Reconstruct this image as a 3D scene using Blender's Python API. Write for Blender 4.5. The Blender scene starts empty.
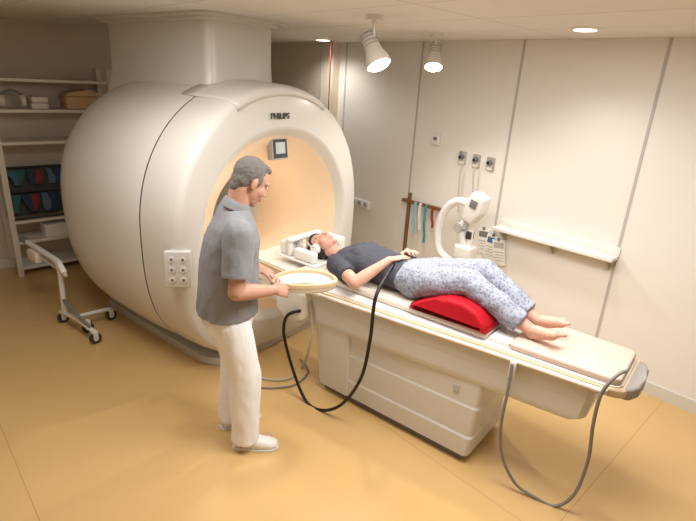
import bpy, bmesh, math, random
from mathutils import Vector, Matrix, noise
random.seed(7)
S=bpy.context.scene; C=S.collection
try: S.view_settings.view_transform='Standard'
except Exception: pass
V=Vector; R=math.radians; PI=math.pi

# ------------------------------------------------------------------ camera
CAMZ=2.16; F_PX=500.0; TH=R(19.8); DX,DY=-0.0593,0.9982
Fv=V((0,math.cos(TH),-math.sin(TH))); R0=V((1,0,0)); D0=V((0,-math.sin(TH),-math.cos(TH)))
Rv=DY*R0+DX*D0; Dv=-DX*R0+DY*D0
cam=bpy.data.cameras.new('camera'); co=bpy.data.objects.new('camera',cam); C.objects.link(co)
m=Matrix.Identity(4)
for i in range(3): m[i][0]=Rv[i]; m[i][1]=-Dv[i]; m[i][2]=-Fv[i]
m[2][3]=CAMZ
co.matrix_world=m; cam.sensor_width=36; cam.lens=F_PX/696*36; cam.clip_start=.05
S.camera=co
CP=V((0,0,CAMZ))
def ray(px,py): return Fv*F_PX+Rv*(px-348)+Dv*(py-260.5)
def TR(x,y,z=0,rz=0): return Matrix.Translation((x,y,z))@Matrix.Rotation(rz,4,'Z')
T_BED=TR(1.40,2.29,0,R(142)); T_ROOM=TR(2.47,3.28,0,R(134))
def plane_hit(px,py,F,off):          # measured point on the plane y=off of frame F, in F's coordinates
    d=ray(px,py); Fi=F.inverted(); p=Fi@CP; q=(Fi.to_3x3())@d
    t=(off-p.y)/q.y
    return p+q*t
def BL(px,py,l): return plane_hit(px,py,T_BED,-l)
def RW(px,py,off=0): return plane_hit(px,py,T_ROOM,off)
def gz(px,py,z=0):
    d=ray(px,py); t=(z-CAMZ)/d.z; return CP+d*t

# ------------------------------------------------------------------ materials
def lin(c):
    o=[]
    for x in c:
        x=x/255; o.append(x/12.92 if x<=.04045 else ((x+.055)/1.055)**2.4)
    return o
def mat(name,rgb,rough=.5,var=.06,scale=6,bump=0,bscale=80,metal=0,spec=.4,emit=0,coat=0):
    m=bpy.data.materials.new(name); m.use_nodes=True; nt=m.node_tree; n=nt.nodes; L=nt.links
    b=n['Principled BSDF']; c=lin(rgb)
    tc=n.new('ShaderNodeTexCoord'); nz=n.new('ShaderNodeTexNoise'); nz.inputs['Scale'].default_value=scale; nz.inputs['Detail'].default_value=4
    L.new(tc.outputs['Object'],nz.inputs['Vector'])
    mx=n.new('ShaderNodeMix'); mx.data_type='RGBA'
    mx.inputs[6].default_value=[x*(1-var) for x in c]+[1]; mx.inputs[7].default_value=[min(1,x*(1+var)) for x in c]+[1]
    L.new(nz.outputs['Fac'],mx.inputs[0]); L.new(mx.outputs[2],b.inputs['Base Color'])
    b.inputs['Roughness'].default_value=rough; b.inputs['Metallic'].default_value=metal
    b.inputs['Specular IOR Level'].default_value=spec
    if coat: b.inputs['Coat Weight'].default_value=coat; b.inputs['Coat Roughness'].default_value=.15
    if bump:
        n2=n.new('ShaderNodeTexNoise'); n2.inputs['Scale'].default_value=bscale; n2.inputs['Detail'].default_value=3
        L.new(tc.outputs['Object'],n2.inputs['Vector'])
        bp=n.new('ShaderNodeBump'); bp.inputs['Strength'].default_value=bump; bp.inputs['Distance'].default_value=.01
        L.new(n2.outputs['Fac'],bp.inputs['Height']); L.new(bp.outputs['Normal'],b.inputs['Normal'])
    if emit:
        b.inputs['Emission Color'].default_value=c+[1]; b.inputs['Emission Strength'].default_value=emit
    return m
def brickmat(name,rgb,mort,bw,bh,msize,rough,var=.05,nscale=2.5,spec=.4,offset=0.0,coat=0):
    m=mat(name,rgb,rough,var,nscale,0,spec=spec,coat=coat); nt=m.node_tree; n=nt.nodes; L=nt.links
    b=n['Principled BSDF']; mx=[x for x in n if x.type=='MIX'][0]; tc=[x for x in n if x.type=='TEX_COORD'][0]
    br=n.new('ShaderNodeTexBrick'); br.offset=offset; br.inputs['Scale'].default_value=1
    br.inputs['Brick Width'].default_value=bw; br.inputs['Row Height'].default_value=bh; br.inputs['Mortar Size'].default_value=msize
    br.inputs['Mortar'].default_value=lin(mort)+[1]
    L.new(tc.outputs['Object'],br.inputs['Vector'])
    L.new(mx.outputs[2],br.inputs['Color1']); L.new(mx.outputs[2],br.inputs['Color2'])
    L.new(br.outputs['Color'],b.inputs['Base Color'])
    return m
M={}
M['floor']=brickmat('linoleum',(208,173,117),(188,153,99),4.0,1.9,.003,.25,.09,1.3,.45,coat=.10)
M['ceil']=brickmat('ceiling_tile',(224,221,216),(180,176,170),1.25,.62,.004,.8,.03)
M['wall']=mat('wall_paint',(229,226,220),.6,.02,2)
M['wall2']=mat('back_wall_falloff',(206,194,178),.7,.04,2)  # light falloff towards the back left put into a darker, warmer wall colour
M['seam']=mat('panel_seam',(182,180,177),.6,.03)
M['pillar']=mat('pillar_beige',(212,202,186),.65,.03)
M['skirt']=mat('skirting',(212,209,202),.5,.04)
M['shell']=mat('scanner_shell',(214,212,206),.33,.02,3,coat=.12)
M['funnel']=mat('scanner_funnel',(238,213,182),.42,.02,3)  # warm lamp wash inside the opening put into the peach base colour
M['gap']=mat('dark_gap',(110,106,100),.7)
M['white']=mat('white_plastic',(230,229,225),.35,.03)
M['table']=mat('table_shell',(210,208,203),.38,.02,3,coat=.1)
M['tablepanel']=mat('table_panel',(213,211,206),.40,.02,3)
M['pale']=mat('pale_grey_plastic',(178,176,172),.45)
M['panelgrey']=mat('panel_light_grey',(208,206,202),.4)
M['grey']=mat('grey_plastic',(120,120,120),.45)
M['dgrey']=mat('dark_grey',(58,58,60),.5)
M['black']=mat('black_rubber',(22,22,24),.45)
M['screen']=mat('screen_glass',(70,74,76),.2)
M['screenlit']=mat('screen_lit',(186,190,186),.3,emit=.12)
M['tan']=mat('tan_laminate',(206,184,150),.42,.08,12)
M['cream']=mat('cream_plastic',(206,184,148),.42,.05,8)
M['pad']=mat('pad_vinyl',(224,213,200),.5,.03)
M['padpink']=mat('pad_vinyl_pink',(208,182,168),.55,.03)
M['red']=mat('red_vinyl',(180,20,36),.65,.06,spec=.2)
M['skin']=mat('skin_tan',(196,150,128),.5,.07,14,.05,150)
M['skin2']=mat('skin_pale',(204,158,138),.5,.06,14,.05,150)
M['polo']=mat('polo_knit',(140,142,146),.9,.08,9,.25,220,spec=.15)
M['trous']=mat('white_cotton',(243,244,246),.85,.03,6,.05,60,spec=.15)
M['shoe']=mat('white_leather',(230,228,224),.45,.05)
M['hairg']=mat('grey_hair',(116,111,107),.75,.35,60,.6,160)
M['hairb']=mat('brown_hair',(50,38,32),.6,.3,50,.5,160)
M['tee']=mat('charcoal_jersey',(74,75,85),.9,.08,8,.2,200,spec=.15)
M['eye']=mat('eye_white',(215,205,198),.2)
M['iris']=mat('iris_dark',(35,25,20),.2)
M['lip']=mat('lip',(178,108,96),.5)
M['chrome']=mat('brushed_metal',(190,188,184),.3,.05,metal=.8)
M['lamp']=mat('lamp_metal',(226,224,220),.28,.05,metal=.25)
M['wood']=mat('dark_wood',(120,86,58),.5,.2,15)
M['navy']=mat('navy_cloth',(38,58,84),.8,.1)
M['steel']=mat('steel_blue_cloth',(74,104,128),.8,.1)
M['teal']=mat('teal_strap',(80,146,150),.5,.1)
M['dteal']=mat('dark_teal_cloth',(52,96,98),.8,.1)
M['ltblue']=mat('pale_blue_strap',(150,190,206),.6,.1)
M['brick']=mat('dark_red_cloth',(116,44,42),.8,.1)
M['blue']=mat('blue_card',(70,110,160),.5,.1)
M['card']=mat('cardboard',(200,166,124),.7,.08)
M['bulb']=mat('lamp_glow',(255,242,220),.3,.0,emit=25)
M['bulb2']=mat('downlight_glow',(255,240,215),.3,.0,emit=6)
M['letter']=mat('letter_grey',(52,54,60),.5)
M['grcable']=mat('grey_cable',(128,126,122),.5)
M['ltcable']=mat('pale_cable',(190,184,170),.5)
M['redcord']=mat('red_cord',(150,54,46),.6)
pm=mat('printed_cotton',(152,157,170),.9,.06,8,.15,160,spec=.15); nt=pm.node_tree; n=nt.nodes; L=nt.links
mx=[x for x in n if x.type=='MIX'][0]; tc=[x for x in n if x.type=='TEX_COORD'][0]
vo=n.new('ShaderNodeTexVoronoi'); vo.inputs['Scale'].default_value=64; L.new(tc.outputs['Object'],vo.inputs['Vector'])
cr=n.new('ShaderNodeValToRGB'); cr.color_ramp.elements[0].position=.20; cr.color_ramp.elements[1].position=.50
cr.color_ramp.elements[0].color=(.52,.55,.63,1); cr.color_ramp.elements[1].color=(1,1,1,1)
L.new(vo.outputs['Distance'],cr.inputs['Fac'])
mu=n.new('ShaderNodeMix'); mu.data_type='RGBA'; mu.blend_type='MULTIPLY'; mu.inputs[0].default_value=1
L.new(mx.outputs[2],mu.inputs[6]); L.new(cr.outputs['Color'],mu.inputs[7]); L.new(mu.outputs[2],n['Principled BSDF'].inputs['Base Color'])
M['print']=pm

# ------------------------------------------------------------------ mesh helpers
def nb(): return bmesh.new()
def box(bm,c,s,M4=None,bev=0,seg=2):
    mt=Matrix.Translation(c)@Matrix.Diagonal((s[0],s[1],s[2],1))
    if M4 is not None: mt=M4@mt
    r=bmesh.ops.create_cube(bm,size=1,matrix=mt)
    if bev:
        es={e for v in r['verts'] for e in v.link_edges}
        bmesh.ops.bevel(bm,geom=list(es),offset=bev,segments=seg,affect='EDGES',profile=.6)
def box2(bm,a,b,bev=0,M4=None,seg=2):
    a=V(a);b=V(b); box(bm,(a+b)/2,(abs(b.x-a.x),abs(b.y-a.y),abs(b.z-a.z)),M4,bev,seg)
def skin(bm,rings,caps=True,closed=False):
    n=len(rings); N=len(rings[0])
    for i in range(n if closed else n-1):
        a=rings[i]; b=rings[(i+1)%n]
        for k in range(N):
            bm.faces.new((a[k],a[(k+1)%N],b[(k+1)%N],b[k]))
    if caps and not closed:
        bm.faces.new(rings[0][::-1]); bm.faces.new(rings[-1])
def loft(bm,secs,N=28,caps=True,closed=False):
    rings=[]
    for c,U,W in secs:
        rings.append([bm.verts.new(V(c)+V(U)*math.cos(2*PI*k/N)+V(W)*math.sin(2*PI*k/N)) for k in range(N)])
    skin(bm,rings,caps,closed)
def perp(ax,hint=None):
    h=V(hint) if hint is not None else (V((0,0,1)) if abs(ax.z)<.9 else V((1,0,0)))
    u=(h-ax*h.dot(ax)).normalized(); return u,ax.cross(u)
def cap(bm,p0,r0,p1,r1,f0=False,f1=False,hint=None,k=1.0,N=20):
    p0=V(p0);p1=V(p1);ax=(p1-p0); Ln=ax.length; ax.normalize(); u,w=perp(ax,hint)
    pr=[]
    if not f0:
        for i in range(5): a=-PI/2+PI/2*i/5+.02; pr.append((r0*math.sin(a),r0*math.cos(a)))
    pr.append((0,r0)); pr.append((Ln*.5,(r0+r1)/2)); pr.append((Ln,r1))
    if not f1:
        for i in range(1,6): a=PI/2*i/5-.02; pr.append((Ln+r1*math.sin(a),r1*math.cos(a)))
    loft(bm,[(p0+ax*d,u*r*k,w*r) for d,r in pr],N)
def ell(bm,c,r,M4=None,u=20,v=14):
    if not hasattr(r,'__len__'): r=(r,r,r)
    mt=Matrix.Translation(c)@Matrix.Diagonal((r[0],r[1],r[2],1))
    if M4 is not None: mt=M4@mt
    bmesh.ops.create_uvsphere(bm,u_segments=u,v_segments=v,radius=1,matrix=mt)
def cyl(bm,p0,p1,r0,r1=None,N=20): cap(bm,p0,r0,p1,r0 if r1 is None else r1,True,True,N=N)
def spl(P,n=8,closed=False):
    P=[V(p) for p in P]; o=[]; m=len(P)
    g=(lambda i:P[i%m]) if closed else (lambda i:P[max(0,min(m-1,i))])
    for i in range(m if closed else m-1):
        a,b,c,d=g(i-1),g(i),g(i+1),g(i+2)
        for k in range(n):
            t=k/n; o.append(.5*((2*b)+(c-a)*t+(2*a-5*b+4*c-d)*t*t+(3*b-a-3*c+d)*t**3))
    if not closed: o.append(P[-1])
    return o
def tube(bm,P,r,N=10,closed=False):
    P=[V(p) for p in P]; m=len(P); rings=[]; u=None
    for i in range(m):
        a=P[(i-1)%m] if closed else P[max(0,i-1)]; b=P[(i+1)%m] if closed else P[min(m-1,i+1)]
        t=(b-a).normalized()
        if u is None: u,_=perp(t)
        u=(u-t*u.dot(t)).normalized(); w=t.cross(u)
        rr=r(i/(m-1)) if callable(r) else r
        rings.append([bm.verts.new(P[i]+u*rr*math.cos(2*PI*k/N)+w*rr*math.sin(2*PI*k/N)) for k in range(N)])
    skin(bm,rings,True,closed)
def prism(bm,pts,h0,h1,axis='z',bev=0,seg=2):
    def mk(p,h): return {'z':V((p[0],p[1],h)),'y':V((p[0],h,p[1])),'x':V((h,p[0],p[1]))}[axis]
    a=[bm.verts.new(mk(p,h0)) for p in pts]; b=[bm.verts.new(mk(p,h1)) for p in pts]; n=len(pts)
    fs=[bm.faces.new(a[::-1]),bm.faces.new(b)]
    for i in range(n): fs.append(bm.faces.new((a[i],a[(i+1)%n],b[(i+1)%n],b[i])))
    if bev:
        es={e for f in fs for e in f.edges}
        bmesh.ops.bevel(bm,geom=list(es),offset=bev,segments=seg,affect='EDGES',profile=.6)
def vox(bm,size=.006,it=6,fac=.5):
    me=bpy.data.meshes.new('tmp'); bmesh.ops.recalc_face_normals(bm,faces=bm.faces); bm.to_mesh(me); bm.free()
    o=bpy.data.objects.new('tmp',me); C.objects.link(o)
    r=o.modifiers.new('r','REMESH'); r.mode='VOXEL'; r.voxel_size=size; r.use_smooth_shade=True
    s=o.modifiers.new('s','SMOOTH'); s.iterations=it; s.factor=fac
    dg=bpy.context.evaluated_depsgraph_get(); me2=bpy.data.meshes.new_from_object(o.evaluated_get(dg))
    b2=bmesh.new(); b2.from_mesh(me2); bpy.data.objects.remove(o); bpy.data.meshes.remove(me2); bpy.data.meshes.remove(me)
    return b2
def wrinkle(bm,amp,sc,stretch=(1,1,1)):
    bm.normal_update()
    for v in bm.verts:
        p=V((v.co.x*stretch[0],v.co.y*stretch[1],v.co.z*stretch[2]))*sc
        v.co+=v.normal*amp*(noise.noise(p)+.5*noise.noise(p*2.3))
def root(p):
    while p.parent: p=p.parent
    return p
def obj(name,bm,m,parent=None,F=None,sharp=38,label=None):
    bmesh.ops.recalc_face_normals(bm,faces=bm.faces)
    if parent is not None and F is not None: bm.transform(root(parent).matrix_basis.inverted()@F)
    me=bpy.data.meshes.new(name); bm.to_mesh(me); bm.free()
    for p in me.polygons: p.use_smooth=True
    try: me.set_sharp_from_angle(angle=R(sharp))
    except Exception: pass
    me.materials.append(M[m] if isinstance(m,str) else m)
    o=bpy.data.objects.new(name,me); C.objects.link(o)
    if parent is not None: o.parent=parent
    elif F is not None: o.matrix_basis=F
    if label: o['label']=label
    return o
def tag(o,label,cat,group=None):
    o['label']=label; o['category']=cat
    if group: o['group']=group
    return o
def thing(name,label,cat,F,group=None):
    o=bpy.data.objects.new(name,None); o.empty_display_size=.1; C.objects.link(o); o.matrix_basis=F
    return tag(o,label,cat,group)
def struct(name,bm,m,F=None):
    o=obj(name,bm,m,None,F); o['kind']='structure'; return o

# ------------------------------------------------------------------ room
HC=2.55; XB=5.66; XF=-2.6; YL=5.0
def sb(name,a,b,m):
    bm=nb(); box2(bm,a,b); return struct(name,bm,m,T_ROOM)
sb('floor',(XF-.1,-.1,-.1),(XB+.1,YL+.1,0),'floor')
sb('ceiling',(XF-.1,-.1,HC),(XB+.1,YL+.1,HC+.1),'ceil')
sb('wall_right',(XF,-.1,0),(XB,0,HC),'wall')
sb('wall_back',(XB,-.1,0),(XB+.1,YL+.1,HC),'wall2')
sb('wall_left',(XF,YL,0),(XB,YL+.1,HC),'wall2')
sb('wall_front',(XF-.1,-.1,0),(XF,YL+.1,HC),'wall2')
sb('baseboard_right',(XF,0,0),(XB,.018,.10),'skirt')
sb('baseboard_back',(XB-.018,.02,0),(XB,YL,.10),'skirt')
ti=1
for px,py in ((680,5),(527,30),(424,40),(346,70)):
    x=RW(px,py).x; sb('trim_%d'%ti,(x-.010,0,.10),(x+.010,.005,HC),'seam'); ti+=1
xa=RW(338,100).x; xb=RW(268,100).x
sb('trim_%d'%ti,(xa,0,0),(xb,.10,HC),'pillar'); ti+=1
sb('trim_%d'%ti,(xa+.18,.10,0),(xa+.2,.115,HC),'seam'); ti+=1

# ------------------------------------------------------------------ scanner
mri=thing('mri_scanner','huge off-white barrel-shaped scanner with a wide peach funnel opening','medical scanner',T_BED@TR(3.3,0,0))
def sp(c,n): return math.copysign(abs(c)**(2/n),c)
def ring(bm,s,w,h,zc=1.07,n=2.12,N=112,zmin=.02,t0=0,t1=2*PI,nl=3.0):
    full=(t1-t0)>6.2; o=[]
    for t in [t0+(t1-t0)*k/(N if full else N-1) for k in range(N)]:
        q=n if math.sin(t)>=0 else nl
        o.append(bm.verts.new((s,w*sp(math.cos(t),q),max(zmin,zc+h*sp(math.sin(t),q)))))
    return o
def ringset(L,caps=False,**kw):
    bm=nb(); skin(bm,[ring(bm,*a,**kw) for a in L],caps); return bm
prof=[(2.862,.965,1.035),(2.95,.978,1.04),(3.1,.99,1.045),(3.25,.995,1.046),(3.45,.998,1.046),(3.7,.995,1.04),(3.9,.98,1.03),(4.06,.955,1.01),(4.20,.918,.97),(4.32,.868,.92),(4.42,.805,.85),(4.49,.73,.77),(4.545,.64,.68),(4.565,.55,.59)]
obj('body_shell',ringset(prof),'shell',mri,T_BED,60)
fr=[(2.85,.964,1.035),(2.75,.960,1.036),(2.65,.954,1.034),(2.57,.946,1.030),(2.51,.936,1.022),(2.477,.924,1.012),(2.459,.910,.998),(2.45,.893,.982)]
bm=nb(); rg=[ring(bm,*a) for a in fr]; rg.append(ring(bm,2.448,.775,.775,zc=1.04,n=2,nl=2,zmin=.12)); skin(bm,rg,False)
obj('front_cover',bm,'shell',mri,T_BED,50)
obj('seam_band',ringset([(2.848,.957,1.028),(2.864,.957,1.028)]),'gap',mri,T_BED)
lp=[(2.448,.775),(2.450,.764),(2.462,.748),(2.482,.728),(2.51,.702)]
obj('bore_lip',ringset([(s,r,r) for s,r in lp],zc=1.04,n=2,nl=2,zmin=.1),'shell',mri,T_BED,60)
fl=[(2.508,.706),(2.514,.694),(2.56,.635),(2.62,.565),(2.70,.49),(2.80,.425),(2.91,.375),(3.02,.342),(3.12,.325)]
obj('bore_funnel',ringset([(s,r,r) for s,r in fl],zc=1.04,n=2,nl=2,zmin=.1),'funnel',mri,T_BED,60)
obj('bore_tube',ringset([(3.12,.325,.325),(3.3,.322,.322),(3.7,.322,.322),(4.1,.36,.36),(4.40,.45,.45),(4.565,.54,.54)],zc=1.04,n=2,nl=2),'white',mri,T_BED,60)
bm=nb(); A=(R(62),R(118)); n_=25
rg=[ring(bm,s,w,h,N=n_,t0=A[0],t1=A[1]) for s,w,h in [(2.444,.872,.958),(2.440,.902,.990),(2.453,.922,1.012),(2.50,.940,1.028),(2.57,.955,1.038),(2.68,.968,1.044),(2.85,.981,1.050),(3.0,.993,1.054)]]
for i in range(len(rg)-1):
    for k in range(n_-1): bm.faces.new((rg[i][k],rg[i][k+1],rg[i+1][k+1],rg[i+1][k]))
o=obj('top_hood',bm,'shell',mri,T_BED,60); so=o.modifiers.new('solid','SOLIDIFY'); so.thickness=.014; so.offset=-1
def rrect(cx,hx,hy,r,n=6):
    P=[]
    for sx,sy,a0 in ((1,1,0),(-1,1,90),(-1,-1,180),(1,-1,270)):
        for i in range(n+1):
            a=R(a0+90*i/n); P.append((cx+sx*(hx-r)+r*math.cos(a),sy*(hy-r)+r*math.sin(a)))
    return P
bm=nb(); rg=[]
for z,e in ((1.80,.05),(1.98,.03),(2.06,.015),(2.12,.004),(2.2,.0),(2.35,0),(2.549,0)):
    rg.append([bm.verts.new((x,y,z)) for x,y in rrect(3.62,.73+e,.32+e,.08)])
skin(bm,rg); obj('service_tower',bm,'shell',mri,T_BED,50)
bm=nb(); prism(bm,rrect(3.62,.78,.37,.11),2.505,2.53,bev=.008); prism(bm,rrect(3.62,.83,.42,.13),2.528,2.549,bev=.006); obj('tower_collar',bm,'shell',mri,T_BED,50)
bm=nb(); prism(bm,rrect(3.38,.89,.66,.20),0,.07,bev=.02); obj('plinth',bm,mat('plinth_grey',(196,193,186),.5),mri,T_BED)
tcu=bpy.data.curves.new('lettering','FONT'); tcu.body='PHILIPS'; tcu.size=.058; tcu.align_x='CENTER'; tcu.extrude=.002; tcu.offset=.0012
to=bpy.data.objects.new('tmp',tcu); C.objects.link(to)
me=bpy.data.meshes.new_from_object(to.evaluated_get(bpy.context.evaluated_depsgraph_get())); bpy.data.objects.remove(to)
bm=nb(); bm.from_mesh(me)
Tm=Matrix(((0,0,-1,2.436),(-1,0,0,.05),(0,1,0,1.87),(0,0,0,1)))
bm.transform(Tm); obj('lettering',bm,'letter',mri,T_BED,label='dark grey maker lettering on the front')
Td=Matrix.Translation((2.53,-.03,1.64))@Matrix.Rotation(R(6),4,'Y')
bm=nb(); box(bm,(.02,0,0),(.06,.165,.165),Td,.008); d=obj('display',bm,'pale',mri,T_BED)
bm=nb(); box(bm,(-.0115,0,0),(.004,.140,.140),Td); obj('screen',bm,'screen',d,T_BED)
bm=nb(); box(bm,(-.0145,0,.005),(.003,.095,.085),Td); obj('screen_readout',bm,'screenlit',d,T_BED)
Tc=Matrix.Translation((2.460,.940,.925))@Matrix.Rotation(R(136),4,'Z')@Matrix.Rotation(R(-4),4,'Y')
bm=nb(); box(bm,(-.012,0,0),(.055,.17,.25),Tc,.012,3); cpn=obj('control_panel',bm,'panelgrey',mri,T_BED)
for i in range(3):
    for j in range(2):
        c_=V((.0145,-.036+.072*j,.07-.07*i)); bm=nb(); cyl(bm,Tc@c_,Tc@(c_+V((.006,0,0))),.020); bt=obj('button',bm,'white',cpn,T_BED)
        bm=nb(); cyl(bm,Tc@(c_+V((.006,0,0))),Tc@(c_+V((.008,0,0))),.010); obj('button_mark',bm,'grey',cpn,T_BED)

# ------------------------------------------------------------------ patient table
tb=thing('patient_table','long off-white examination table on a moulded base, docked to the scanner','table',T_BED@TR(1.15,0,0))
def flare(s,z):
    t=max(0,min(1,z/.70)); o_=.232+.081*(s-.5)
    return 1+.8*t*(max(o_,.236)/.25-1)
def base_ring(bm,f,b,h,z,r=.035):
    return [bm.verts.new((x,y*flare(x,z),z)) for x,y in rrect((f+b)/2,(b-f)/2,h,r,5)]
bm=nb(); rg=[]
for z,e in ((.05,.0),(.06,.014),(.185,.014),(.20,.007),(.39,.007),(.405,.001),(.69,.001)):
    rg.append(base_ring(bm,.60-.05*(z-.05)/.63-e,1.765+.03*(z-.05)/.63+e*.5,.243+e,z))
skin(bm,rg); base=obj('base',bm,'table',tb,T_BED,20)
bm=nb(); prism(bm,[(.63,0),(1.745,0),(1.75,.06),(.62,.06)],-.225,.225,'y'); obj('kick_plate',bm,'grey',tb,T_BED)
bm=nb(); rg=[base_ring(bm,1.50,1.775+.03*z,.262,z,.02) for z in (.055,.25,.45,.66)]; skin(bm,rg); obj('side_panel',bm,'tablepanel',tb,T_BED)
def outline(L): return [(s,y) for s,y in L]+[(s,-y) for s,y in L[::-1]]
carr=outline([(.02,.18),(.05,.21),(.5,.242),(1.0,.287),(1.5,.327),(1.85,.352),(1.95,.30),(2.40,.27)])
bm=nb(); rg=[]
for z,k,ds in ((.560,.95,.06),(.58,.985,.03),(.605,1,.01),(.70,1.0,0),(.706,1.012,-.004),(.795,1.012,-.004)):
    rg.append([bm.verts.new((s+(ds if s<.3 else 0),y*k,z)) for s,y in carr])
skin(bm,rg); obj('carriage',bm,'table',tb,T_BED,25)
top=outline([(-.12,.17),(-.105,.205),(-.07,.225),(0.0,.235),(.5,.268),(1.0,.312),(1.5,.355),(1.84,.39),(1.93,.385),(1.99,.33),(2.10,.29),(2.58,.28)])
bm=nb(); prism(bm,top,.79,.832,'z',.01,2); obj('tabletop',bm,'tan',tb,T_BED)
bm=nb(); prism(bm,[(s+(.03 if s<-.05 else 0),y*.93) for s,y in top],.828,.840,'z',.004); obj('top_liner',bm,'white',tb,T_BED)
for sg in (1,-1):
    bm=nb(); tube(bm,spl([(s,sg*(y+.008),.812) for s,y in ((-.04,.228),(.5,.266),(1.0,.31),(1.5,.355),(1.84,.39))]),.014); obj('edge_rail',bm,'pad',tb,T_BED)
bm=nb(); prism(bm,[(-.10,.19),(-.135,.17),(-.16,.11),(-.165,0),(-.16,-.11),(-.135,-.17),(-.10,-.19)],.775,.838,'z',.014,3); obj('foot_cap',bm,mat('foot_cap_grey',(150,146,140),.45),tb,T_BED)
bm=nb(); prism(bm,[(1.80,.60),(1.97,.57),(2.05,.63),(2.05,.81),(1.80,.81)],.30,.45,'y',.03,3); obj('end_cap',bm,'white',tb,T_BED)
bm=nb(); p=BL(512,365,-.30); box(bm,(p.x,.275,.765),(.035,.03,.10),None,.006); obj('cable_clip',bm,'white',tb,T_BED)
bm=nb(); box2(bm,(.70,.232,.46),(.735,.249,.51),.002); obj('badge',bm,'pale',tb,T_BED)
def pad(pts,z0,z1,m,label,bev=.015):
    bm=nb(); prism(bm,pts,0,z1-z0,'z',bev,3); return tag(obj('table_pad',bm,m,None,T_BED@TR(0,0,z0)),label,'cushion')
pad(outline([(.60,.225),(2.02,.255)]),.841,.885,'pad','long cream vinyl pad under the lying person',.018)
pad(outline([(-.08,.175),(-.05,.20),(.46,.222),(.47,.21)]),.841,.878,'padpink','pinkish beige pad at the foot end of the table, below the bare feet',.012)
pad(outline([(.475,.20),(.592,.20)]),.841,.864,'white','thin white pad between the long pad and the pinkish foot pad',.008)
bm=nb(); prism(bm,[(.60,.0),(1.10,.0),(1.09,.022),(1.0,.070),(.92,.112),(.85,.136),(.75,.138),(.67,.112),(.62,.060),(.60,.022)],-.23,.255,'y',.030,4)
tag(obj('knee_wedge',bm,'red',None,T_BED@TR(0,0,.886),50),'bright red rounded wedge cushion under the bent knees','cushion')

# ------------------------------------------------------------------ human helpers
def head_vol(bm,H,k=1.0):
    e=lambda c,r: ell(bm,c,r,H)
    e((-.012,0,.028),(.097,.075,.090)); e((.028,0,-.030),(.066,.062,.085)); e((.036,0,-.080),(.050,.047,.034))
    e((.072,0,-.100),(.020,.022,.016)); e((.050,.036,-.025),(.036,.028,.034)); e((.050,-.036,-.025),(.036,.028,.034))
    for s in (1,-1):
        cap(bm,H@V((.082,.012*s,.032)),.010,H@V((.070,.050*s,.030)),.010)
        e((-.010,.078*s,-.006),(.018,.009,.032)); e((-.004,.076*s,-.028),(.011,.008,.013)); e((.100,.010*s,-.032),(.010,.008,.007))
    cap(bm,H@V((.088,0,.020)),.009,H@V((.108,0,-.026)),.012)
    e((.088,0,-.060),(.011,.024,.007)); e((.085,0,-.073),(.012,.021,.008))
def face_bits(par,H,F,hm):
    for s in (1,-1):
        bm=nb(); ell(bm,(.0855,.031*s,.011),(.006,.011,.0045),H,12,8); e=obj('eye',bm,'eye',par,F)
        bm=nb(); ell(bm,(.0905,.031*s,.0105),(.0025,.0042,.0042),H,10,6); obj('iris',bm,'iris',e,F)
        bm=nb(); cap(bm,H@V((.0915,.018*s,.035)),.0026,H@V((.083,.044*s,.036)),.002); obj('eyebrow',bm,hm,par,F)
    bm=nb(); ell(bm,(.0975,0,-.0665),(.003,.020,.005),H,12,8); obj('lips',bm,'lip',par,F)
def hand_vol(bm,w,d,n,side,curl=(.35,.5,.45),k=1.0,tc=.45,spread=.02):
    w=V(w); d=V(d).normalized(); n=V(n); n=(n-d*n.dot(d)).normalized(); t=d.cross(n)*side
    Pm=Matrix((( d.x,t.x,n.x,w.x),(d.y,t.y,n.y,w.y),(d.z,t.z,n.z,w.z),(0,0,0,1)))
    loft(bm,[(w-d*.015,t*.024*k,n*.019*k),(w+d*.02*k,t*.032*k,n*.018*k),(w+d*.055*k,t*.041*k,n*.016*k),(w+d*.085*k,t*.042*k,n*.014*k),(w+d*.096*k,t*.038*k,n*.010*k)],20)
    ell(bm,(.03*k,.028*k,.008*k),(.032*k,.016*k,.015*k),Pm)
    for i,(o,Ln) in enumerate(((.031,.070),(.0105,.079),(-.0105,.073),(-.031,.057))):
        p=w+d*(.088-.006*abs(i-1))*k+t*o*k; a=0; dd0=(d+t*spread*(1.5-i)*4).normalized()
        r=.0092*k if i<3 else .0080*k
        for j,f in enumerate((.45,.32,.23)):
            a+=curl[j]; dd=(dd0*math.cos(a)+n*math.sin(a)); q=p+dd*Ln*f*k
            cap(bm,p,r,q,r*.93,N=12); p=q; r*=.93
    p=w+d*.028*k+t*.036*k; dd=(d*.62+t*.68+n*.25).normalized()
    q=p+dd*.038*k; cap(bm,p,.0125*k,q,.0105*k,N=12)
    dd=(d*.85+t*(.35-tc)+n*.45).normalized(); q2=q+dd*.034*k; cap(bm,q,.0105*k,q2,.0085*k,N=12)

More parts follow.
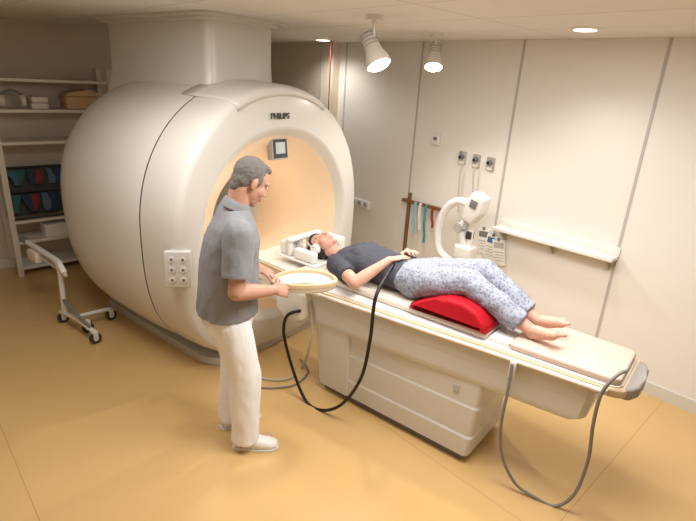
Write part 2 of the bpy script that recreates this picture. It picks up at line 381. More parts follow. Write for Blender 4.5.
# ------------------------------------------------------------------ standing man
T_MAN=TR(-.64,2.60,0,R(21.7)); Mi=T_MAN.inverted()
man=thing('person','person standing in a grey polo shirt and white trousers, holding a coil in both hands','person',T_MAN)
H=Matrix.Translation((.106,0,1.624))@Matrix.Rotation(R(12),4,'Z')@Matrix.Rotation(R(32),4,'Y')
shR=V((.008,-.195,1.405)); elR=V((-.02,-.255,1.10)); wrR=Mi@V((-.402,2.565,1.035)); hdR=Mi@V((-.325,2.66,1.00))
shL=V((.008,.195,1.405)); elL=Mi@V((-.80,2.90,1.12)); wrL=Mi@V((-.56,2.865,1.060)); hdL=Mi@V((-.47,2.835,1.025))
aR=V((.045,-.122,.09)); aL=V((-.005,.114,.09)); kR=V((.04,-.108,.50)); kL=V((.02,.108,.50)); hR=V((-.03,-.09,.90)); hL=V((-.03,.09,.90))
X=V((1,0,0)); Y_=V((0,1,0))
bm=nb(); head_vol(bm,H)
cap(bm,H@V((-.034,0,-.05)),.056,V((.025,0,1.465)),.065)
loft(bm,[(V((-.03,0,.86)),X*.11,Y_*.15),(V((-.03,0,1.0)),X*.115,Y_*.145),(V((-.02,0,1.2)),X*.115,Y_*.155),(V((.005,0,1.34)),X*.113,Y_*.165),(V((.008,0,1.415)),X*.09,Y_*.158),(V((.02,0,1.465)),X*.06,Y_*.09)])
for sh,el,wr in ((shR,elR,wrR),(shL,elL,wrL)):
    cap(bm,sh,.055,el,.044); md=el.lerp(wr,.3); cap(bm,el,.043,md,.045); cap(bm,md,.045,wr,.028)
for h,k,a in ((hR,kR,aR),(hL,kL,aL)):
    cap(bm,h,.080,k,.055); md=k.lerp(a,.3)-X*.01; cap(bm,k,.054,md,.053); cap(bm,md,.053,a,.037)
    cap(bm,a+V((-.03,0,-.045)),.035,a+V((.13,0,-.05)),.028)
hand_vol(bm,wrR,hdR-wrR,T_MAN.to_3x3().inverted()@V((.1,.8,-.45)),1,(.25,.45,.4))
hand_vol(bm,wrL,hdL-wrL,T_MAN.to_3x3().inverted()@V((.4,-.1,-1)),-1,(.15,.35,.3))
bm=vox(bm,.0045,3,.5); obj('body',bm,'skin',man,T_MAN,180)
face_bits(man,H,T_MAN,'hairg')
bm=nb(); ell(bm,(-.025,0,.037),(.094,.0800,.091),H); ell(bm,(.018,0,.094),(.058,.054,.027),H); ell(bm,(-.054,0,-.012),(.052,.069,.058),H); ell(bm,(-.066,0,-.050),(.030,.048,.042),H)
for s in (1,-1): ell(bm,(.012,.070*s,.020),(.016,.010,.030),H)
bm=vox(bm,.005,3); wrinkle(bm,.002,70); wrinkle(bm,.0012,150); obj('hair',bm,'hairg',man,T_MAN,180)
bm=nb()
loft(bm,[(V((-.037,0,.885)),X*.170,Y_*.202),(V((-.035,0,.97)),X*.170,Y_*.197),(V((-.022,0,1.08)),X*.168,Y_*.190),(V((-.015,0,1.2)),X*.160,Y_*.190),(V((-.002,0,1.32)),X*.150,Y_*.198),(V((.006,0,1.395)),X*.122,Y_*.200),(V((.016,0,1.448)),X*.090,Y_*.155),(V((.024,0,1.487)),X*.072,Y_*.085)],36)
for sh,el in ((shR,elR),(shL,elL)): cap(bm,sh+V((0,0,-.012)),.080,sh.lerp(el,.72),.075,False,True)
bm=vox(bm,.006,6); wrinkle(bm,.006,8,(1,1,.6)); wrinkle(bm,.0035,22,(1,1,.5)); sh_=obj('polo_shirt',bm,'polo',man,T_MAN,180)
bm=nb(); nk=Matrix.Translation((.030,0,1.500))@Matrix.Rotation(R(17),4,'Y')
rg=[]
for dz,rr in ((-.022,.086),(.0,.079),(.022,.071),(.026,.066),(.016,.063),(-.022,.066)):
    rg.append([bm.verts.new(nk@V((rr*math.cos(2*PI*k/28),rr*.97*math.sin(2*PI*k/28),dz-.010*math.cos(2*PI*k/28)))) for k in range(28)])
skin(bm,rg,False,True); obj('collar',bm,'polo',sh_,T_MAN,60)
for sh,el in ((shR,elR),(shL,elL)):
    bm=nb(); a=sh.lerp(el,.68); b=sh.lerp(el,.735); cap(bm,a,.078,b,.077,True,True); obj('sleeve_cuff',bm,'polo',sh_,T_MAN)
bm=nb()
loft(bm,[(V((-.035,0,1.0)),X*.125,Y_*.155),(V((-.035,0,.92)),X*.140,Y_*.170),(V((-.038,0,.84)),X*.150,Y_*.180),(V((-.03,0,.76)),X*.115,Y_*.165)],32)
for h,k,a in ((hR,kR,aR),(hL,kL,aL)):
    cap(bm,h+V((0,0,-.05)),.110,k+V((0,0,.02)),.094); cap(bm,k+V((0,0,.02)),.094,a+V((-.01,0,-.03)),.083,False,True)
bm=vox(bm,.006,9); wrinkle(bm,.005,7,(1,1,.5)); wrinkle(bm,.004,16,(1,1,.4)); obj('trousers',bm,'trous',man,T_MAN,180)
for a,yaw in ((aR,-20),(aL,14)):
    bm=nb(); Fm=Matrix.Translation((a.x,a.y,0))@Matrix.Rotation(R(yaw),4,'Z'); Q=Fm.to_3x3()
    loft(bm,[(Fm@V((-.085,0,.045)),Q@V((0,.020,0)),V((0,0,.03))),(Fm@V((-.07,0,.045)),Q@V((0,.038,0)),V((0,0,.042))),(Fm@V((0,0,.05)),Q@V((0,.043,0)),V((0,0,.052))),(Fm@V((.08,0,.038)),Q@V((0,.05,0)),V((0,0,.042))),(Fm@V((.15,.004,.03)),Q@V((0,.046,0)),V((0,0,.032))),(Fm@V((.185,.004,.026)),Q@V((0,.028,0)),V((0,0,.022)))],24)
    bm=vox(bm,.005,3)
    for v in bm.verts: v.co.z=max(v.co.z,.004)
    o=obj('shoe',bm,'shoe',man,T_MAN,180)
    bm=nb(); prism(bm,[((Fm@V((p[0],p[1],0))).x,(Fm@V((p[0],p[1],0))).y) for p in ((-.088,-.02),(-.07,-.04),(0,-.042),(.08,-.052),(.15,-.046),(.19,-.02),(.19,.024),(.15,.052),(.08,.054),(0,.042),(-.07,.04),(-.088,.02))],.001,.016); obj('sole',bm,'white',o,T_MAN)

# coil held by the man
cc=V((-.258,2.836,.955)); Tcoil=TR(cc.x,cc.y,cc.z,math.atan2(.22,.95))@Matrix.Rotation(R(-8),4,'X')
coil=thing('receiver_coil','shallow oval white coil with a tan rim held over the head end of the table','scanner coil',Tcoil)
def ovalP(a,b,z,n=40): return [V((.96*a*math.cos(2*PI*k/n),.93*b*math.sin(2*PI*k/n),z+.035*max(0,math.sin(2*PI*k/n)))) for k in range(n)]
bm=nb(); rg=[]
for a,b,z in ((.212,.143,.012),(.217,.148,.024),(.215,.146,.040),(.204,.135,.046),(.191,.123,.040),(.190,.122,.014)): rg.append([bm.verts.new(p) for p in ovalP(a,b,z)])
skin(bm,rg,False,True); obj('rim',bm,'cream',coil,None)
bm=nb(); rg=[]
for a,b,z in ((.211,.142,.020),(.204,.136,-.004),(.19,.124,-.016),(.15,.09,-.02),(.14,.082,-.006),(.172,.106,-.002),(.190,.122,.020)): rg.append([bm.verts.new(p) for p in ovalP(a,b,z)])
skin(bm,rg,False,True); obj('tray',bm,'white',coil,None)
bm=nb(); tube(bm,spl([(-.16,.02,.0),(-.08,.02,.018),(0,.02,.024),(.08,.02,.018),(.16,.02,.0)]),.020); obj('bridge',bm,'white',coil,None)

# ------------------------------------------------------------------ lying patient (table frame: x to the scanner, y to the near side)
pt=thing('person','person lying on the table in a dark t-shirt and pale patterned trousers, barefoot','person',T_BED@TR(1.2,0,.886))
PX=V((1,0,0)); PY=V((0,1,0)); PZ=V((0,0,1))
Hm=Matrix.Translation((2.02,0,.990))@Matrix(((0,0,1,0),(0,-1,0,0),(1,0,0,0),(0,0,0,1)))@Matrix.Rotation(R(4),4,'Y')
shoulders=[V((1.75,.170,.968)),V((1.75,-.170,.968))]; elbows=[V((1.475,.300,.947)),V((1.48,-.28,.95))]; wrists=[V((1.355,.105,1.085)),V((1.36,-.11,1.09))]; hands=[V((1.29,.0,1.105)),V((1.28,-.05,1.125))]
hips=[V((1.17,.092,.99)),V((1.17,-.092,.99))]; knees=[V((.79,.100,1.095)),V((.79,-.090,1.112))]; ankles=[V((.405,.092,.930)),V((.42,-.050,.936))]; toes=[V((.236,.118,.972)),V((.235,-.060,.990))]
bm=nb(); head_vol(bm,Hm)
cap(bm,V((1.955,0,.975)),.050,V((1.80,0,.965)),.055)
tors=[(1.82,.10,.055,.958),(1.78,.170,.076,.965),(1.68,.172,.100,.983),(1.58,.160,.102,.987),(1.45,.150,.093,.982),(1.32,.160,.094,.984),(1.2,.170,.096,.984),(1.12,.145,.088,.984)]
loft(bm,[(V((s,0,z)),PY*w,PZ*h) for s,w,h,z in tors])
for i in (0,1):
    cap(bm,shoulders[i],.052,elbows[i],.041); md=elbows[i].lerp(wrists[i],.3); cap(bm,elbows[i],.041,md,.041); cap(bm,md,.041,wrists[i],.025)
    cap(bm,hips[i],.082,knees[i],.056); md=knees[i].lerp(ankles[i],.32)-PZ*.008; cap(bm,knees[i],.054,md,.054); cap(bm,md,.054,ankles[i],.034)
    a=ankles[i]; t=toes[i]; he=a+V((-.008,0,-.022)); cap(bm,a,.033,he,.028)
    mid=he.lerp(t,.6)+V((-.008,0,0)); cap(bm,a+V((-.02,0,.005)),.031,mid,.029); cap(bm,he,.027,mid,.027)
    fd=(t-he).normalized(); lat=fd.cross(V((-1,0,1.2))).normalized()
    ball=he+fd*.135; cap(bm,mid,.028,ball+lat*.016,.023); cap(bm,mid,.026,ball-lat*.018,.019)
    for j in range(5):
        off=(.027-.0135*j); big=(j==0)
        sd=lat*off*(-1 if i==0 else 1)
        b0=he+fd*(.150-.006*j)+sd; cap(bm,b0,.0120 if big else .0085,b0+fd*(.025-.002*j),.0105 if big else .0075,N=12)
hand_vol(bm,wrists[0],hands[0]-wrists[0],V((0,.2,-1)),1,(.12,.2,.15),.92)
hand_vol(bm,wrists[1],hands[1]-wrists[1],V((0,0,-1)),-1,(.12,.2,.15),.92)
bm=vox(bm,.0045,3,.5)
for v in bm.verts: v.co.z=max(v.co.z,.8875 if v.co.x>.55 else .8795)
obj('body',bm,'skin2',pt,T_BED,180)
face_bits(pt,Hm,T_BED,'hairb')
bm=nb(); ell(bm,(-.030,0,.036),(.094,.082,.094),Hm); ell(bm,(-.03,0,-.03),(.06,.075,.05),Hm); ell(bm,(.02,0,.094),(.05,.055,.026),Hm)
bm=vox(bm,.005,3); wrinkle(bm,.004,50); obj('hair',bm,'hairb',pt,T_BED,180)
bm=nb(); loft(bm,[(V((s,0,z)),PY*(w+.013),PZ*(h+.013)) for s,w,h,z in tors[:6]]+[(V((1.255,0,.985)),PY*.182,PZ*.112)],32)
for i in (0,1):
    cap(bm,shoulders[i],.068,shoulders[i].lerp(elbows[i],.64),.062,False,True)
    ell(bm,(1.63,.075*(1-2*i),1.05),(.07,.065,.045))
bm=vox(bm,.0055,5)
for v in bm.verts: v.co.z=max(v.co.z,.889)
wrinkle(bm,.006,11); wrinkle(bm,.003,26); obj('t_shirt',bm,'tee',pt,T_BED,180)
bm=nb(); loft(bm,[(V((1.29,0,.985)),PY*.170,PZ*.104),(V((1.2,0,.988)),PY*.192,PZ*.116),(V((1.12,0,.988)),PY*.188,PZ*.112),(V((1.06,0,.99)),PY*.155,PZ*.092)],32)
for i in (0,1):
    cap(bm,hips[i],.108,knees[i],.082); cap(bm,knees[i],.082,knees[i].lerp(ankles[i],.84),.064,False,True)
bm=vox(bm,.0055,5)
for v in bm.verts: v.co.z=max(v.co.z,.889)
wrinkle(bm,.008,10); wrinkle(bm,.004,24); obj('patterned_trousers',bm,'print',pt,T_BED,180)

# head coil and headphones
hc=thing('head_coil','white padded coil frame cradling the lying head','scanner coil',T_BED@TR(2.08,0,.886))
bm=nb(); box2(bm,(1.92,-.19,.887),(2.32,.19,.900),.005); obj('base_plate',bm,'white',hc,T_BED)
for sg,zt in ((1,.985),(-1,1.045)):
    bm=nb(); box2(bm,(1.95,sg*.122,.901),(2.15,sg*.18,zt),.024,None,4); obj('side_pad',bm,'white',hc,T_BED)
for y in (-.15,-.05,.05,.15):
    bm=nb(); box2(bm,(2.19,y-.018,.90),(2.23,y+.018,1.02),.012,None,3); obj('coil_post',bm,'white',hc,T_BED)
bm=nb(); box2(bm,(2.18,-.175,1.01),(2.245,.175,1.038),.012,None,3); obj('coil_bar',bm,'white',hc,T_BED)
bm=nb(); box2(bm,(2.24,.04,.90),(2.32,.16,1.0),.022,None,3); obj('connector_box',bm,'white',hc,T_BED)
hp=thing('headphones','white hearing protectors on the lying head','headphones',T_BED@TR(2.02,0,.93))
for s in (1,-1):
    bm=nb(); cyl(bm,(2.01,s*.082,.99),(2.01,s*.115,.99),.038,.032); obj('ear_cup',bm,'white',hp,T_BED)
bm=nb(); tube(bm,[V((2.01+.135*math.sin(R(a)),.108*math.cos(R(a)),1.005)) for a in range(0,181,10)],.009); obj('headband',bm,'pale',hp,T_BED)

# ------------------------------------------------------------------ cables
def cable(P,r,m,label,F=T_BED,cat='cable'):
    P=[V(p) for p in P]
    for p in P: p.z=max(p.z,r+.001)
    bm=nb(); b=V((P[0].x,P[0].y,0)); tube(bm,[p-b for p in spl(P,8)],r)
    return tag(obj('cable',bm,m,None,F@Matrix.Translation(b)),label,cat)
cable([BL(*a) for a in ((394,264,-.10),(384,280,-.30),(375,300,-.425),(370,340,-.44),(361,378,-.455),(342,404,-.46),(322,413,-.46),(306,403,-.46),(293,370,-.46),(284,335,-.46),(287,316,-.47),(300,311,-.455))],.011,'black','thick black cable looping from the lying person down to the floor')
cable([BL(*a) for a in ((512,364,-.295),(508,390,-.31),(501,425,-.31),(502,455,-.28),(515,483,-.25),(535,502,-.22),(556,507,-.2),(575,493,-.2),(588,460,-.22),(593,425,-.24),(600,397,-.25),(609,383,-.25),(619,374,-.22),(626,371,-.19))],.009,'grcable','grey cable hanging in a loop below the foot end of the table')
Id=Matrix.Identity(4)
cable([gz(250,376),gz(272,381),gz(290,379),gz(302,368),(T_BED@BL(309,348,-.36)),(T_BED@BL(312,325,-.37)),(T_BED@BL(310,302,-.37))],.009,'ltcable','pale cable running from the scanner foot up to the table head end',Id)
cable([gz(256,388),gz(275,389),gz(296,385),gz(308,372),gz(300,360)],.007,'grcable','thin grey cable lying on the floor beside the scanner foot',Id)

# ------------------------------------------------------------------ wall equipment (room frame)
def outlet(px,py,label):
    p=RW(px,py); t=thing('gas_outlet',label,'gas outlet',T_ROOM@TR(p.x,0,p.z),'medical gas outlets')
    bm=nb(); box2(bm,(-.038,0,-.06),(.038,.018,.06),.006); obj('plate',bm,'chrome',t)
    bm=nb(); cyl(bm,(0,.018,.012),(0,.05,.012),.026,.022); obj('socket',bm,'grey',t)
    bm=nb(); cyl(bm,(0,.05,.012),(0,.054,.012),.013); obj('socket_hole',bm,'black',t)
    bm=nb(); box2(bm,(-.028,.017,-.052),(.028,.022,-.028)); obj('name_plate',bm,'white',t); return t
outlet(463,158,'grey wall gas outlet, leftmost of the three in the row'); outlet(477,161,'grey wall gas outlet, middle of the three in the row'); outlet(491,164,'grey wall gas outlet, rightmost of the three in the row')
for px0,l in ((463,'thin grey hose hanging from the leftmost gas outlet'),(477,'thin grey hose hanging from the middle gas outlet')):
    a=RW(px0,166,.05); e=RW(px0-4,212,.03); bm=nb(); tube(bm,spl([a-V((a.x,0,a.z)),V((.01,.07,-.08)),V((e.x-a.x,.04,e.z-a.z))]),.007)
    tag(obj('gas_hose',bm,'ltcable',None,T_ROOM@TR(a.x,0,a.z)),l,'hose')
p=RW(437,139); bm=nb(); box2(bm,(-.045,0,-.055),(.045,.03,.055),.008); t=tag(obj('wall_thermostat',bm,'white',None,T_ROOM@TR(p.x,0,p.z)),'small white box high on the wall above the equipment rail','wall control')
bm=nb(); box2(bm,(-.02,.03,-.01),(.02,.034,.02)); obj('cover_window',bm,'grey',t)
a=RW(347,198);b=RW(370,206); c=(a+b)/2; t=thing('socket_strip','white strip of power sockets on the wall beside the scanner','socket strip',T_ROOM@TR(c.x,0,c.z))
hw=abs(a.x-b.x)/2; bm=nb(); box2(bm,(-hw,0,-.045),(hw,.03,.045),.008); obj('housing',bm,'white',t)
for k in range(4):
    x=-hw+(k+.5)*hw/2; bm=nb(); cyl(bm,(x,.029,0),(x,.033,0),.032); s_=obj('socket',bm,'pale',t)
    bm=nb()
    for d in (-.01,.01): cyl(bm,(x+d,.0325,0),(x+d,.0345,0),.004,N=8)
    obj('socket_holes',bm,'black',s_)
a=RW(402,200,.05); b=RW(440,209,.05); rl=thing('equipment_rail','brown wooden rail with a thin upright post mounted on the wall','wall rail',T_ROOM@TR((a.x+b.x)/2,0,.9))
bm=nb(); box2(bm,(min(a.x,b.x),.03,(a.z+b.z)/2-.018),(max(a.x,b.x),.055,(a.z+b.z)/2+.018),.004); obj('rail',bm,'wood',rl,T_ROOM)
q0=RW(409,193,.04); q1=RW(404,252,.04); bm=nb(); box2(bm,(q0.x-.009,.0,q1.z),(q0.x+.009,.04,q0.z),.003); obj('post',bm,'wood',rl,T_ROOM)
zr=(a.z+b.z)/2
for px,m_,ln,l in ((416,'ltblue',.34,'pale blue strap hanging from the wall rail, nearest the post'),(421,'white',.28,'white strap hanging from the middle of the wall rail'),(427,'teal',.40,'teal strap hanging from the wall rail, longest of the straps'),(434,'redcord',.22,'dark red strap hanging at the outer end of the wall rail')):
    x=RW(px,206,.06).x; bm=nb(); rg=[]
    for k in range(9):
        z=-ln*k/8; y=.004*math.sin(k*1.7)+.062; xx=.012*math.sin(k*.6)
        rg.append([bm.verts.new(v) for v in ((xx-.016,y,z),(xx+.016,y,z),(xx+.016,y+.004,z),(xx-.016,y+.004,z))])
    skin(bm,rg); o=tag(obj('strap',bm,m_,None,T_ROOM@TR(x,0,zr+.02)),l,'strap','straps on the wall rail')
a=RW(493,226,.14); b=RW(612,262,.14); z=.5*(a.z+b.z)
ws=thing('wall_shelf','narrow white shelf board on the right wall behind the feet','shelf',T_ROOM@TR((a.x+b.x)/2,0,z))
bm=nb(); box2(bm,(min(a.x,b.x),.0,z-.02),(max(a.x,b.x),.15,z+.01),.005); obj('board',bm,'white',ws,T_ROOM)
bm=nb(); box2(bm,(min(a.x,b.x),.0,z+.01),(max(a.x,b.x),.015,z+.07),.004); obj('back_strip',bm,'wall',ws,T_ROOM)
for x in (min(a.x,b.x)+.06,(a.x+b.x)/2,max(a.x,b.x)-.06):
    bm=nb(); prism(bm,[(.0,z-.02),(.13,z-.02),(.0,z-.13)],x-.008,x+.008,'x'); obj('bracket',bm,'pale',ws,T_ROOM)
for i,(px,py,rz,m_,l) in enumerate(((484,240,6,'white','white printed sheet hanging on the wall, nearest the white arm'),(492,246,-5,'white','white printed sheet hanging on the wall, middle of the three'),(500,251,9,'white','white printed sheet hanging on the wall, nearest the wall shelf'))):
    p=RW(px,py); t=thing('printed_sheet',l,'sheet',T_ROOM@TR(p.x,.004+.008*i,p.z)@Matrix.Rotation(R(rz),4,'Y'),'sheets hanging on the wall')
    bm=nb(); box2(bm,(-.065,0,-.13),(.065,.006,.11),.002); obj('paper',bm,m_,t)
    bm=nb(); box2(bm,(-.05,.006,.03),(.05,.0075,.085)); obj('printed_picture',bm,['grey','blue','pale'][i],t)
    bm=nb()
    for k in range(4): box2(bm,(-.05,.006,-.01-.026*k),(.05-.02*(k%2),.0075,-.002-.026*k))
    obj('printed_lines',bm,'pale',t)
    bm=nb(); box2(bm,(-.012,.0,.10),(.012,.014,.125),.002); obj('clip',bm,'grey',t)
# injector
OY=.42; c=RW(472,225,OY); inj=thing('injector_stand','white mobile injector with jointed arm and curved white hose behind the lying person','medical injector',T_ROOM@TR(c.x,OY,0))
P=lambda px,py,o=OY: RW(px,py,o)
bm=nb(); cyl(bm,(c.x,OY,.08),(c.x,OY,c.z-.05),.024); obj('pole',bm,'white',inj,T_ROOM)
for k in range(4):
    a=R(45+90*k); e=V((c.x+.24*math.cos(a),OY+.24*math.sin(a),.07)); bm=nb(); cap(bm,(c.x,OY,.09),.022,e,.016); lg=obj('base_leg',bm,'white',inj,T_ROOM)
    bm=nb(); cyl(bm,(e.x-.012,e.y,.036),(e.x+.012,e.y,.036),.035); obj('caster',bm,'dgrey',lg,T_ROOM)
hd=P(476,208); Th=Matrix.Translation(hd)@Matrix.Rotation(R(-14),4,'Y')
bm=nb(); prism(bm,[(-.08,.12),(.05,.14),(.085,.03),(.07,-.13),(-.03,-.14),(-.085,-.02)],-.06,.06,'y',.024,3)
bm.transform(Th); h_=obj('head_unit',bm,'white',inj,T_ROOM)
bm=nb(); box(bm,(.0,.063,.04),(.07,.006,.07),Th,.002); obj('head_screen',bm,'grey',h_,T_ROOM)
bm=nb(); cyl(bm,Th@V((.02,.02,-.12)),Th@V((.02,.02,-.21)),.024); obj('syringe',bm,'pale',h_,T_ROOM)
bm=nb(); cap(bm,P(472,216),.042,P(461,227),.036); cap(bm,P(461,227),.036,P(464,246),.040); obj('jointed_arm',bm,'white',inj,T_ROOM)
bm=nb(); q=P(461,227); cyl(bm,q+V((0,-.055,0)),q+V((0,.055,0)),.042); obj('arm_joint',bm,'pale',inj,T_ROOM)
bm=nb(); tube(bm,spl([P(471,206),P(460,201),P(449,206),P(441,219),P(438,236),P(440,251),P(450,261)]),.035,16); obj('hose',bm,'white',inj,T_ROOM)
bm=nb(); box(bm,P(465,252),(.17,.13,.13),None,.024,3); obj('cradle',bm,'white',inj,T_ROOM)
bm=nb(); box(bm,P(470,235),(.05,.06,.07),None,.01); obj('joint_box',bm,'dgrey',inj,T_ROOM)
a=RW(331,46,.30); e=RW(325,172,.30); bm=nb(); cyl(bm,(0,0,e.z-HC),(0,0,0),.006,N=8); t=tag(obj('pull_cord',bm,'redcord',None,T_ROOM@TR(a.x,.30,HC)),'thin red pull cord hanging from the ceiling beside the scanner','pull cord')
bm=nb(); ell(bm,(0,0,e.z-HC-.02),(.018,.018,.026)); obj('pull_knob',bm,'redcord',t)

# ------------------------------------------------------------------ ceiling lamps
def spot(bx,by,axis,label,sc,stem):
    t=thing('ceiling_spotlight',label,'spotlight',TR(bx,by,HC),'ceiling spotlights')
    bm=nb(); cyl(bm,(0,0,-.03),(0,0,0),.055*sc); obj('mount',bm,'white',t)
    hp_=V(stem); bm=nb(); tube(bm,spl([(0,0,-.02),(hp_.x*.4,hp_.y*.4,hp_.z*.5),hp_]),.013*sc); obj('stem',bm,'lamp',t)
    ax=V(axis).normalized(); b=hp_; u,w=perp(ax)
    bm=nb()
    pr=[(-.12,.02),(-.115,.040),(-.06,.046),(-.03,.048),(.02,.054),(.08,.078),(.115,.082),(.118,.076),(.09,.070)]
    loft(bm,[(b+ax*d*sc,u*r*sc,w*r*sc) for d,r in pr],28); obj('lamp_head',bm,'lamp',t)
    bm=nb(); loft(bm,[(b+ax*d*sc,u*r*sc,w*r*sc) for d,r in ((.088,.069),(.110,.072),(.130,.058),(.140,.02))],28); obj('bulb',bm,'bulb',t)
    for d in (-.09,-.065,-.04,-.015):
        bm=nb(); r=.053
        loft(bm,[(b+ax*(d-.004)*sc,u*r*sc,w*r*sc),(b+ax*(d+.004)*sc,u*r*sc,w*r*sc)],28); obj('cooling_fin',bm,'pale',t)
    return t.matrix_basis@(b+ax*.17*sc),ax
s1=spot(.077,3.45,(.36,-.34,-.78),'white ceiling spotlight tilted downwards, the bigger and nearer one',1.0,(.0,0,-.19))
s2=spot(.597,4.35,(-.06,-.42,-.85),'white ceiling spotlight further from the scanner, pointing almost straight down',.9,(0,0,-.16))
for i,(x,y) in enumerate(((1.40,3.47),(-.40,5.71))):
    t=thing('downlight',['round recessed ceiling light near the right wall','round recessed ceiling light between the scanner tower and the wall'][i],'ceiling light',TR(x,y,HC),'recessed ceiling lights')
    bm=nb(); loft(bm,[(V((0,0,-.012)),X*.085,Y_*.085),(V((0,0,0)),X*.095,Y_*.095)],28); obj('bezel',bm,'white',t)
    bm=nb(); cyl(bm,(0,0,-.016),(0,0,-.010),.066); obj('lens',bm,'bulb2',t)

# ------------------------------------------------------------------ shelf unit at the back left
SX0,SX1,SY0,SY1=5.28,5.62,2.05,3.15
su=thing('shelf_unit','tall grey open shelf unit against the back wall','shelf',T_ROOM@TR(5.45,2.6,0))
shm=mat('shelf_grey',(222,216,206),.5)
for x in (SX0,SX1):
    for y in (SY0,SY1):
        bm=nb(); box2(bm,(x-.02,y-.025,0),(x+.02,y+.025,2.12)); obj('upright',bm,shm,su,T_ROOM)
levels=(.10,.38,.60,1.40,1.71,2.0)
for z in levels:
    bm=nb(); box2(bm,(SX0-.01,SY0,z-.03),(SX1,SY1,z),.004); obj('shelf_board',bm,shm,su,T_ROOM)
def sitem(name,label,cat,y,z,x=5.42,rz=0,group=None): return thing(name,label,cat,T_ROOM@TR(x,y,z+.001,rz),group)
t=sitem('storage_box','tan lidded box on the upper shelf near the scanner','box',2.32,1.71)
bm=nb(); box2(bm,(-.12,-.17,0),(.12,.17,.13),.02); obj('body',bm,'card',t)
bm=nb(); prism(bm,[(-.18,.13),(.18,.13),(.14,.17),(-.05,.20),(-.15,.17)],-.13,.13,'x',.01); obj('lid',bm,'card',t)
t=sitem('ear_defenders','grey headset standing on the upper shelf at the left','headphones',2.95,1.71)
for s in (1,-1):
    bm=nb(); cyl(bm,(0,s*.07,.07),(0,s*.11,.07),.06); obj('ear_cup',bm,'pad',t)
bm=nb(); tube(bm,[V((0,.1*math.cos(R(a)),.08+.09*math.sin(R(a)))) for a in range(0,181,12)],.012); obj('headband',bm,'grey',t)
t=sitem('coil_pad','cream folded pad beside the headset on the upper shelf','pad',2.73,1.71)
bm=nb(); box2(bm,(-.1,-.08,0),(.1,.08,.06),.02); obj('lower_fold',bm,'pad',t)
bm=nb(); box2(bm,(-.1,-.08,.06),(.1,.07,.12),.02); obj('upper_fold',bm,'pad',t)
t=sitem('hanging_rack','dark metal rack with two rows of small blue and red slings, on the middle shelf','rack',2.86,.60)
for y in (-.27,.27):
    bm=nb(); tube(bm,[(-.12,y,.012),(.02,y,.52),(.06,y,.52),(.12,y,.012)],.012,8,True); obj('side_frame',bm,'dgrey',t)
for x,z in ((.03,.52),(-.12,.015),(.12,.015),(-.045,.28)):
    bm=nb(); cyl(bm,(x,-.27,z),(x,.27,z),.012,N=10); obj('cross_bar',bm,'dgrey',t)
bm=nb(); prism(bm,[(-.06,.03),(-.045,.03),(.06,.51),(.045,.51)],-.262,.262,'y'); obj('back_panel',bm,'dgrey',t)
ords=['first','second','third','fourth','fifth','sixth']
colw={'navy':'navy','steel':'steel blue','brick':'dark red','dteal':'dark teal','card':'tan'}
for row,(z0,x0,cs) in enumerate(((1.105,5.425,('navy','steel','brick','navy','dteal','steel')),(.865,5.345,('dteal','navy','steel','brick','navy','dteal')))):
    for k in range(6):
        hh=.15+.05*((k*3+row)%3)/2; bm=nb(); rg=[]; sl=[.1,-.14,.18,-.08,.14,-.18][(k+row)%6]
        for j in range(10):
            f=j/9; z=-hh*f; w_=.034*(1-.3*math.sin(f*4+k)); yo=sl*f*.22; xx=-.028-hh*f*.22-.02*math.sin(f*PI)
            rg.append([bm.verts.new(p) for p in ((xx-.014,yo-w_,z),(xx-.022,yo,z),(xx-.014,yo+w_,z),(xx+.004,yo+w_,z),(xx+.004,yo-w_,z))])
        skin(bm,rg); o=tag(obj('sling',bm,cs[k],None,T_ROOM@TR(x0,2.86-.215+.086*k,z0)),'small %s sling, %s from the scanner in the %s row of the dark rack'%(colw[cs[k]],ords[k],['upper','lower'][row]),'sling','slings in the dark rack')
t=sitem('carton','white lidded carton on the lower shelf behind the trolley','box',2.70,.38); bm=nb(); box2(bm,(-.13,-.16,0),(.13,.16,.11),.006); obj('body',bm,'white',t)
bm=nb(); box2(bm,(-.135,-.165,.11),(.135,.165,.14),.006); obj('lid',bm,'white',t)

# ------------------------------------------------------------------ trolley at the left of the scanner
p0=gz(64,322); p1=gz(96,343); tl=thing('trolley_frame','low white tube-frame trolley on casters beside the scanner','trolley',TR(p0.x,p0.y,0))
dirb=(p1-p0); dirb.z=0; Lb=dirb.length; db=dirb.normalized(); da=V((-db.y,db.x,0))
Tt=Matrix(((db.x,da.x,0,p0.x),(db.y,da.y,0,p0.y),(0,0,1,0),(0,0,0,1)))   # x along the base bar, y away from the viewer
bm=nb(); tube(bm,spl([(0,0,.10),(Lb*.5,0,.12),(Lb,0,.10)]),.02); obj('base_bar',bm,'white',tl,Tt)
bm=nb(); tube(bm,[(Lb*.35,0,.11),(Lb*.45,.30,.11)],.018); obj('base_bar',bm,'white',tl,Tt)
bm=nb(); tube(bm,spl([(.04,0,.10),(.06,.0,.3),(.07,0,.48),(.055,.0,.56),(.0,.0,.585)]),.022); obj('upright',bm,'white',tl,Tt)
bm=nb(); tube(bm,spl([(.20,-.02,.53),(.15,-.02,.575),(.05,.0,.59),(-.25,.02,.59),(-.60,.03,.60)]),.024); obj('top_bar',bm,'white',tl,Tt)
bm=nb(); tube(bm,spl([(.20,-.02,.53),(.17,0,.49),(.05,.02,.50),(-.25,.03,.51),(-.5,.03,.56)]),.015); obj('lower_bar',bm,'white',tl,Tt)
bm=nb(); cap(bm,(-.60,.03,.60),.027,(-.70,.03,.60),.027); obj('grip',bm,'grey',tl,Tt)
bm=nb(); box2(bm,(-.50,-.03,.47),(-.32,.08,.57),.02); obj('clamp_box',bm,'pad',tl,Tt)
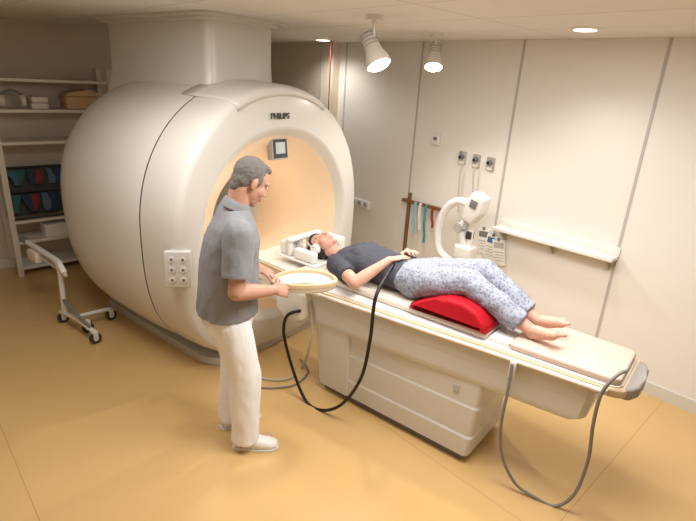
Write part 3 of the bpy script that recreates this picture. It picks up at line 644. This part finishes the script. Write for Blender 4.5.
bm=nb(); tube(bm,spl([(.05,0,.24),(.22,-.02,.22),(Lb*.9,0,.12)]),.013); obj('brace',bm,'grey',tl,Tt)
for x,y in ((.0,0),(Lb,0),(Lb*.45,.30),(Lb*.6,.05)):
    bm=nb(); cyl(bm,(x-.016,y,.048),(x+.016,y,.048),.046); cs=obj('caster',bm,'dgrey',tl,Tt)
    bm=nb(); cyl(bm,(x-.02,y,.048),(x+.02,y,.048),.022); obj('caster_hub',bm,'white',cs,Tt)
    bm=nb(); box2(bm,(x-.025,y-.02,.05),(x+.025,y+.02,.115),.008); obj('caster_fork',bm,'white',cs,Tt)

# ------------------------------------------------------------------ lights
def area(name,loc,sx,sy,w,col,target=None):
    l=bpy.data.lights.new(name,'AREA'); l.shape='RECTANGLE'; l.size=sx; l.size_y=sy; l.energy=w; l.color=col
    o=bpy.data.objects.new(name,l); C.objects.link(o); o.location=loc
    if target is not None: o.rotation_euler=(V(target)-V(loc)).to_track_quat('-Z','Y').to_euler()
    return o
area('lamp_ceiling_panel',(.70,2.1,2.52),1.3,.9,64,(1,.975,.945))
area('lamp_ceiling_panel',(-1.4,2.5,2.52),1.0,.7,25,(1,.96,.92))
def spotl(loc,ax,w,col,ang=85,bl=.8,sz=.06):
    l=bpy.data.lights.new('lamp_spot','SPOT'); l.energy=w; l.color=col; l.spot_size=R(ang); l.spot_blend=bl; l.shadow_soft_size=sz
    o=bpy.data.objects.new('lamp_spot',l); C.objects.link(o); o.location=loc; o.rotation_euler=V(ax).to_track_quat('-Z','Y').to_euler()
spotl(s1[0],s1[1],48,(1,.94,.85),110); spotl(s2[0],s2[1],60,(1,.95,.88),150)
spotl((1.40,3.47,2.52),(-.05,-.1,-1),36,(1,.97,.93),145); spotl((-.40,5.71,2.52),(0,0,-1),34,(1,.94,.86),150)
l=bpy.data.lights.new('lamp_bore','POINT'); l.energy=2.4; l.color=(1,.84,.64); l.shadow_soft_size=.15
o=bpy.data.objects.new('lamp_bore',l); C.objects.link(o); o.location=T_BED@V((2.62,0,1.2))
w=bpy.data.worlds.new('world'); S.world=w; w.use_nodes=True; w.node_tree.nodes['Background'].inputs[0].default_value=(1,.9,.78,1); w.node_tree.nodes['Background'].inputs[1].default_value=.05
